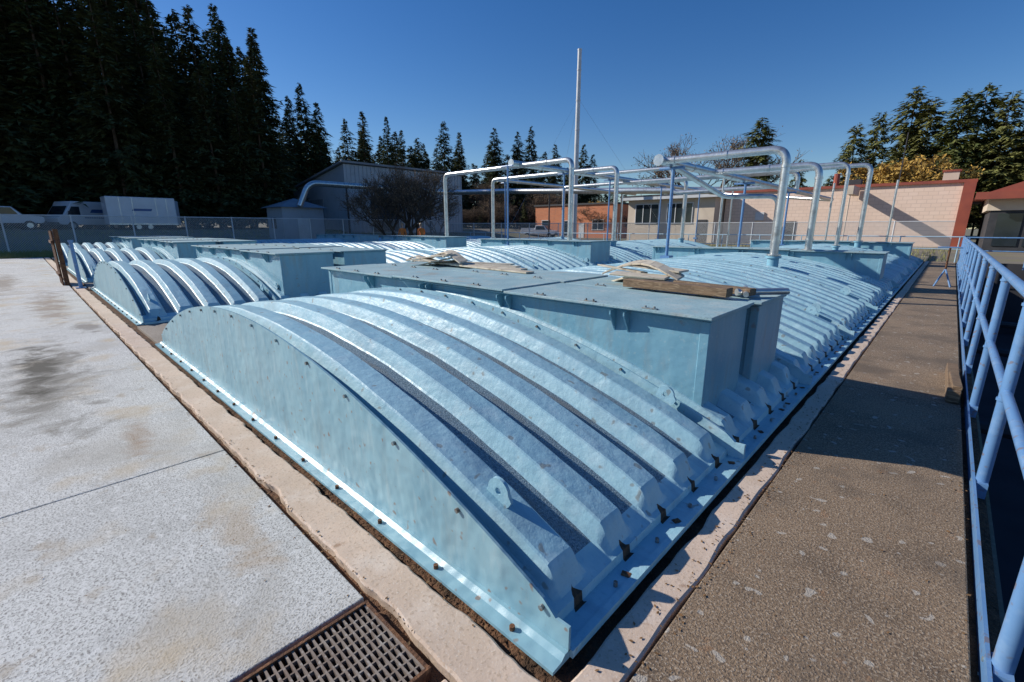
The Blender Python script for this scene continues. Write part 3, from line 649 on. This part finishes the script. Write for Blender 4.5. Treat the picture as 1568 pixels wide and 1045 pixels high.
# ------------------------------------------------------------------ people
def person(name, loc, rot, hat, lean):
    r = empty(name, loc, rot)
    bm = bmesh.new(); sk = bm.verts.layers.skin.verify()
    J = {'pel': ((0, 0, .95), .13), 'wai': ((0, .02+lean*.1, 1.12), .125), 'che': ((0, .02+lean*.3, 1.32), .15), 'nec': ((0, lean*.4, 1.47), .062), 'hea': ((0, lean*.45+.01, 1.56), .06),
         'shl': ((.19, lean*.35, 1.41), .065), 'ell': ((.25, .03+lean*.3, 1.13), .045), 'wrl': ((.20, .22+lean*.4, .98), .032), 'hal': ((.19, .29+lean*.4, .96), .03),
         'shr': ((-.19, lean*.35, 1.41), .065), 'elr': ((-.26, 0, 1.13), .045), 'wrr': ((-.25, .12, .90), .032), 'har': ((-.25, .15, .82), .03),
         'hil': ((.10, 0, .88), .10), 'knl': ((.12, .05, .49), .065), 'anl': ((.13, 0, .1), .045), 'fol': ((.14, .16, .045), .04),
         'hir': ((-.10, 0, .88), .10), 'knr': ((-.12, .02, .49), .065), 'anr': ((-.14, -.04, .1), .045), 'for': ((-.15, .12, .045), .04)}
    V = {}
    for k_, (p, rad) in J.items():
        v = bm.verts.new(p); v[sk].radius = (rad, rad*(.8 if k_ in ('wai', 'che', 'pel') else 1)); V[k_] = v
    V['pel'][sk].use_root = True
    for a, c in (('pel', 'wai'), ('wai', 'che'), ('che', 'nec'), ('nec', 'hea'), ('che', 'shl'), ('shl', 'ell'), ('ell', 'wrl'), ('wrl', 'hal'), ('che', 'shr'), ('shr', 'elr'), ('elr', 'wrr'), ('wrr', 'har'),
                 ('pel', 'hil'), ('hil', 'knl'), ('knl', 'anl'), ('anl', 'fol'), ('pel', 'hir'), ('hir', 'knr'), ('knr', 'anr'), ('anr', 'for')): bm.edges.new((V[a], V[c]))
    me = bpy.data.meshes.new('body'); bm.to_mesh(me); bm.free(); o = bpy.data.objects.new('body', me); COL.objects.link(o); o.parent = r
    m, nt, bs, out = new_mat('clothes_and_skin'); tc = nt.nodes.new('ShaderNodeTexCoord'); sp = nt.nodes.new('ShaderNodeSeparateXYZ'); nt.links.new(tc.outputs['Object'], sp.inputs[0])
    col = mixc(nt, mathn(nt, 'GREATER_THAN', sp.outputs[2], .93), (.04, .05, .09), (.65, .17, .03)); col = mixc(nt, mathn(nt, 'GREATER_THAN', sp.outputs[2], 1.47), col, (.45, .28, .2))
    col = mixc(nt, mathn(nt, 'LESS_THAN', sp.outputs[2], .09), col, (.04, .03, .02)); nt.links.new(col, bs.inputs['Base Color']); bs.inputs['Roughness'].default_value = .85
    me.materials.append(m); o.modifiers.new('Skin', 'SKIN').use_smooth_shade = True; o.modifiers.new('Sub', 'SUBSURF').render_levels = 2
    M.setdefault('skin', mat('skin', (.45, .28, .2), None, 5, rough=.6)); M.setdefault('hat', mat('hard_hat', hat, None, 5, rough=.3)); M.setdefault('hair', mat('hair', (.05, .03, .02), None, 9))
    b = B(); cz = 1.65; cy = lean*.5+.01
    rings = []
    n = 16
    for i in range(1, 12):
        t = math.pi*i/12; z = math.cos(t)*.125; rr = math.sin(t); w = .078 if z > -.02 else .078*(1-(-.02-z)*2.2)
        rings.append([b.bm.verts.new((math.cos(2*math.pi*j/n)*w*rr, cy+math.sin(2*math.pi*j/n)*.095*rr, cz+z)) for j in range(n)])
    for i in range(len(rings)-1):
        for j in range(n): b.bm.faces.new([rings[i][j], rings[i][(j+1) % n], rings[i+1][(j+1) % n], rings[i+1][j]]).material_index = b.mi('skin')
    for rg in (rings[0], rings[-1]): b.bm.faces.new(rg).material_index = b.mi('skin')
    b.prism([(-.014, cy+.09, cz-.03), (.014, cy+.09, cz-.03), (.006, cy+.09, cz+.02)], (0, .025, -.005), 'skin')
    for s in (-1, 1): b.tube([(s*.03, cy+.086, cz+.01), (s*.03, cy+.093, cz+.01)], .009, 'hair', 8); b.obox((s*.08, cy, cz-.005), (.014, .03, .05), 'skin')
    b.obox((0, cy+.088, cz-.062), (.045, .008, .01), 'hair')
    b.tube([(0, cy-.01, cz+.03), (0, cy-.01, cz+.085), (0, cy-.01, cz+.125), (0, cy-.01, cz+.145)], .105, 'hat', 16, r2=.05); b.tube([(0, cy+.02, cz+.04), (0, cy+.02, cz+.05)], .125, 'hat', 16)
    b.finish('head', r)
    b = B()
    for (hx, hy, hz, d) in ((.19, .30+lean*.4, .95, 1), (-.25, .16, .80, 0)):
        b.obox((hx, hy, hz), (.03, .08, .09), 'skin')
        for q in range(4): b.tube([(hx, hy-.028+q*.019, hz-.04), (hx+.005, hy-.024+q*.019, hz-.075), (hx+.015, hy-.02+q*.019, hz-.10-.006*(q in (1, 2)))], .009, 'skin', 6)
        b.tube([(hx, hy+.035, hz), (hx, hy+.06, hz-.035)], .010, 'skin', 6)
    b.finish('hands', r)
person('worker', (-24.9, 16.5, 0), math.radians(200), (.35, .22, .12), .0); person('worker', (-24.8, 17.9, 0), math.radians(80), (.35, .22, .12), .25)

# ------------------------------------------------------------------ vegetation
def conifer(name, H, R, seed, lv=58, m='fir', bare=.08, clump=1.0, nbr=(7, 10), expo=.85):
    rnd = random.Random(seed); vs, fs, mi = [], [], []
    n = 6
    for i in range(n): a = 2*math.pi*i/n; vs.append((math.cos(a)*H*.012, math.sin(a)*H*.012, -.3))
    for i in range(n): a = 2*math.pi*i/n; vs.append((math.cos(a)*.02, math.sin(a)*.02, H*.99))
    for i in range(n): fs.append((i, (i+1) % n, n+(i+1) % n, n+i)); mi.append(1)
    gaps = [(rnd.random()*6.28, rnd.uniform(.15, .85)) for _ in range(5)]
    for l in range(lv):
        for q in range(rnd.randint(*nbr)):
            t = bare+(1-bare)*(l+rnd.random()*1.6)/lv
            if t > .985: continue
            z = H*t; a = rnd.random()*6.283
            k_ = 1.0
            for (ga, gt) in gaps:
                da = abs((a-ga+math.pi) % (2*math.pi)-math.pi)
                if da < .8 and abs(t-gt) < .08: k_ = .5
            lump = 1+.28*noise.noise(Vector((math.cos(a)*1.6, math.sin(a)*1.6, z*.42+seed*7)))*2
            L = (R*(1-t)**expo*rnd.uniform(.55, 1.1)*lump*k_+.12)*(.7 if t < bare+.08 else 1)
            dx, dy = math.cos(a), math.sin(a); droop = rnd.uniform(.0, .45)*(1.1-t)
            k = len(vs); w = .03
            vs += [(-dy*w, dx*w, z), (dy*w, -dx*w, z), (dx*L, dy*L, z-L*droop)]; fs.append((k, k+1, k+2)); mi.append(1)
            nc = max(2, int(L/.40)); sc = min(1, .32+L/2.2)
            for c in range(nc):
                f = (c+rnd.random())/nc*.72+.28; px, py, pz = dx*L*f, dy*L*f, z-L*droop*f*f
                s = (.52-.22*f+rnd.random()*.18)*clump*sc
                for j in range(3):
                    b2 = a+rnd.uniform(-1.2, 1.2); ex, ey = math.cos(b2), math.sin(b2); ww = s*rnd.uniform(.22, .42); k = len(vs)
                    ox, oy, oz = rnd.uniform(-.16, .16)*sc, rnd.uniform(-.16, .16)*sc, rnd.uniform(-.2, .2)*sc
                    vs += [(px-ey*ww+ox, py+ex*ww+oy, pz+oz), (px+ey*ww+ox, py-ex*ww+oy, pz+oz+rnd.uniform(-.15, .15)), (px+ex*s*1.5+ox, py+ey*s*1.5+oy, pz-s*rnd.uniform(-.2, .9)+oz)]
                    fs.append((k, k+1, k+2)); mi.append(0)
    me = bpy.data.meshes.new(name); me.from_pydata(vs, [], fs); me.materials.append(M[m]); me.materials.append(M['bark']); me.polygons.foreach_set('material_index', mi); me.update()
    return me
def leafy(name, H, R, seed, m, leaves=3500, ls=.16, depth=4):
    rnd = random.Random(seed); vs, fs, mi = [], [], []; tips = []
    def limb(p, d, L, r, dep):
        q = p+d*L; k = len(vs); u = d.orthogonal().normalized(); w = d.cross(u)
        for (c, rr) in ((p, r), (q, r*.6)):
            for i in range(4): a = 1.5708*i; vs.append(tuple(c+(u*math.cos(a)+w*math.sin(a))*rr))
        for i in range(4): fs.append((k+i, k+(i+1) % 4, k+4+(i+1) % 4, k+4+i)); mi.append(1)
        if dep == 0: tips.append((p, q)); return
        for i in range(rnd.randint(3, 4)):
            nd = (d+Vector((rnd.gauss(0, .5), rnd.gauss(0, .5), rnd.gauss(.12, .3)))).normalized(); limb(q if i else p+d*L*.8, nd, L*rnd.uniform(.6, .85), r*.6, dep-1)
    for i in range(rnd.randint(3, 4)):
        limb(Vector((rnd.uniform(-.2, .2), rnd.uniform(-.2, .2), -.2)), Vector((rnd.gauss(0, .25)*R/3, rnd.gauss(0, .25)*R/3, 1)).normalized(), H*.28, H*.016, depth)
    for i in range(leaves):
        p, q = rnd.choice(tips); c = p.lerp(q, rnd.random())+Vector((rnd.gauss(0, .14), rnd.gauss(0, .14), rnd.gauss(0, .14))); k = len(vs)
        for j in range(3): vs.append((c.x+rnd.uniform(-ls, ls), c.y+rnd.uniform(-ls, ls), c.z+rnd.uniform(-ls, ls)))
        fs.append((k, k+1, k+2)); mi.append(0)
    zm = max(v[2] for v in vs)
    vs = [(v[0]*H/zm, v[1]*H/zm, v[2]*H/zm) for v in vs]
    me = bpy.data.meshes.new(name); me.from_pydata(vs, [], fs); me.materials.append(M[m]); me.materials.append(M['bark']); me.polygons.foreach_set('material_index', mi); me.update(); return me
FIR = [conifer('fir_crown', 22, r_, s, 56, 'fir', .06, 1.1) for s, r_ in ((1, 4.8), (2, 5.4), (3, 4.2), (4, 5.0), (5, 5.8))]
PINE = [conifer('pine_crown', 20, 5.8, s, 44, 'firlit', .15, 1.25, (6, 9), .62) for s in (11, 12, 13)]
HEAD = 43.3
def polar(az, d):
    th = math.radians(HEAD-az); return (-math.sin(th)*d, math.cos(th)*d)
def put(me, name, az, d, h, parent=None, base=22., wid=1.0, rnd=random):
    x, y = polar(az, d); o = bpy.data.objects.new(name, me); COL.objects.link(o); s = h/base
    o.location = (x, y, terr(x, y)-.1); w2 = s*wid*rnd.uniform(.85, 1.15); o.scale = (w2, w2, s); o.rotation_euler = (rnd.gauss(0, .015), rnd.gauss(0, .015), rnd.random()*6.28)
    if parent: o.parent = parent
    return o
random.seed(99)
forest = empty('conifer_forest')
def canopy(az):
    T = [(-62, .50), (-50, .48), (-44, .46), (-40, .44), (-34, .40), (-31, .37), (-28.6, .36), (-26.6, .33), (-25.2, .27), (-24.6, .21), (-21.5, .19), (-18, .18), (-14, .175), (-10, .155), (-5, .15), (0, .15), (5, .135), (9, .10), (14, .065), (20, .06), (26, .07), (30, .09), (34, .13), (38, .165), (42, .18), (48, .18), (56, .18), (65, .17)]
    for (a, v), (c, w) in zip(T[:-1], T[1:]):
        if a <= az <= c: return v+(w-v)*(az-a)/(c-a)
    return .12
az = -58
while az < -24.8:
    for row, d in enumerate((62, 72, 84)):
        dd = d+random.uniform(-3, 3); a = az+random.uniform(-.9, .9); 
        if a > -25.2: continue
        h = dd*canopy(a)*(.76+.28*random.random())*(1 if row else .88)
        put(random.choice(FIR), 'fir', a, dd, h, forest, wid=.95)
    az += 1.75
az = -25
while az < 12:
    for d in (112, 128):
        dd = d+random.uniform(-6, 6); a = az+random.uniform(-.6, .6)
        put(random.choice(FIR), 'fir', a, dd, dd*canopy(a)*random.uniform(.66, 1.03)+1.5, forest, wid=1.2)
    az += 1.3
az = 12
while az < 31:
    dd = 170+random.uniform(-10, 20); put(random.choice(FIR), 'fir', az, dd, dd*canopy(az)*random.uniform(.7, 1.1), forest, wid=1.3); az += 1.3
az = 30
while az < 56:
    for d in (98, 114):
        dd = d+random.uniform(-5, 5); a = az+random.uniform(-.7, .7)
        put(random.choice(PINE), 'pine', a, dd, dd*canopy(a)*random.uniform(.66, .95), forest, 20., wid=1.1)
    az += 1.9
for (a, d, t) in ((-22.8, 78, .243), (-21.6, 80, .215), (-23.9, 76, .22), (-18.5, 95, .19), (-16.8, 95, .205), (-14.4, 100, .20), (-12.6, 101, .175), (-8.0, 98, .195), (-6.2, 100, .175), (-2.2, 106, .186), (.7, 105, .18), (2.3, 104, .19), (5.2, 108, .155), (8.3, 112, .155), (9.3, 112, .135)):
    put(random.choice(FIR), 'fir_tree', a, d, d*t+1.5, None, wid=.9)
for (a, d, t) in ((26.6, 95, .195), (31, 110, .12), (35.2, 98, .17), (36.8, 102, .185), (38.8, 100, .215), (40.4, 99, .195), (42.0, 96, .20), (43.3, 98, .205), (45, 96, .19), (47.5, 96, .21)):
    put(random.choice(PINE), 'pine_tree', a, d, d*t+1.5, None, 20., wid=.95)
br = leafy('bare_crown', 9, 4, 5, 'brownleaf', 5200, .075, 5); br2 = leafy('bare_crown', 9, 4, 6, 'brownleaf', 4800, .075, 5); au = leafy('autumn_crown', 9, 4, 9, 'autumn', 7000, .20)
for (a, d, h, me) in ((-13.2, 43, 7.6, br), (-11.6, 44, 6.8, br2), (-14.6, 44, 5.6, br2), (21.8, 100, 19, br2), (-9, 58, 5.5, br2), (-3, 92, 10, br), (4, 90, 8, br)): put(me, 'bare_deciduous_tree', a, d, h, None, 9.)
for (a, d, h) in ((38.8, 84, 11.5), (40.6, 86, 10), (37.3, 88, 9.5), (10.5, 90, 6)): put(au, 'autumn_tree', a, d, h, None, 9.)
sh = empty('shrub_belt')
for i in range(46):
    a = -24+i*.85; put(random.choice((br, br2)) if i % 3 else FIR[i % 4], 'shrub', a, random.uniform(76, 96), random.uniform(3, 5.5), sh, 9. if i % 3 else 22., 1.6)
random.seed(3); vs, fs = [], []
def blades(n, x0, x1, y0, y1, h):
    for i in range(n):
        x, y = random.uniform(x0, x1), random.uniform(y0, y1); z = terr(x, y); a = random.random()*6.28; w = .02; k = len(vs); hh = h*random.uniform(.4, 1.2)
        vs.extend([(x-math.cos(a)*w, y-math.sin(a)*w, z), (x+math.cos(a)*w, y+math.sin(a)*w, z), (x+random.uniform(-.1, .1), y+random.uniform(-.1, .1), z+hh)]); fs.append((k, k+1, k+2))
blades(14000, -41.5, -34.3, -14, 6, .24); blades(9000, -52, -41, -14, 30, .3); blades(4000, -41, 0, 29, 46, .25)
me = bpy.data.meshes.new('grass'); me.from_pydata(vs, [], fs); me.materials.append(M['grass']); o = bpy.data.objects.new('grass', me); COL.objects.link(o)

# ------------------------------------------------------------------ light
EL = math.radians(30); hd = Vector((.89, .455)).normalized()
L = Vector((hd.x*math.cos(EL), hd.y*math.cos(EL), -math.sin(EL)))
sun = bpy.data.lights.new('sun', 'SUN'); sun.energy = 5.0; sun.angle = math.radians(.5); sun.color = (1, .95, .86)
so = bpy.data.objects.new('sun', sun); COL.objects.link(so); so.rotation_euler = L.to_track_quat('-Z', 'Y').to_euler(); so.location = (-20, -10, 30)
w = bpy.data.worlds.new('World'); scene.world = w; w.use_nodes = True; nt = w.node_tree
bg = nt.nodes.get('Background') or nt.nodes.new('ShaderNodeBackground')
sky = nt.nodes.new('ShaderNodeTexSky'); sky.sky_type = 'NISHITA'; sky.sun_disc = False; sky.sun_elevation = EL; sky.sun_rotation = math.atan2(-hd.x, -hd.y) % (2*math.pi)
sky.air_density = 1.0; sky.dust_density = .2; sky.ozone_density = 3.5; sky.altitude = 100
hs = nt.nodes.new('ShaderNodeHueSaturation'); hs.inputs['Saturation'].default_value = 1.3; hs.inputs['Hue'].default_value = .51
nt.links.new(sky.outputs[0], hs.inputs['Color']); nt.links.new(hs.outputs[0], bg.inputs[0]); bg.inputs[1].default_value = .105
# ------------------------------------------------------------------ camera
cam = bpy.data.cameras.new('camera'); cam.lens = 16; cam.sensor_width = 36; cam.clip_start = .05; cam.clip_end = 2000
co = bpy.data.objects.new('camera', cam); COL.objects.link(co); co.location = (0, 0, 1.5); co.rotation_euler = (math.radians(90-14), 0, math.radians(43.3)); scene.camera = co
scene.view_settings.view_transform = 'Standard'; scene.view_settings.look = 'None'; scene.view_settings.exposure = 0
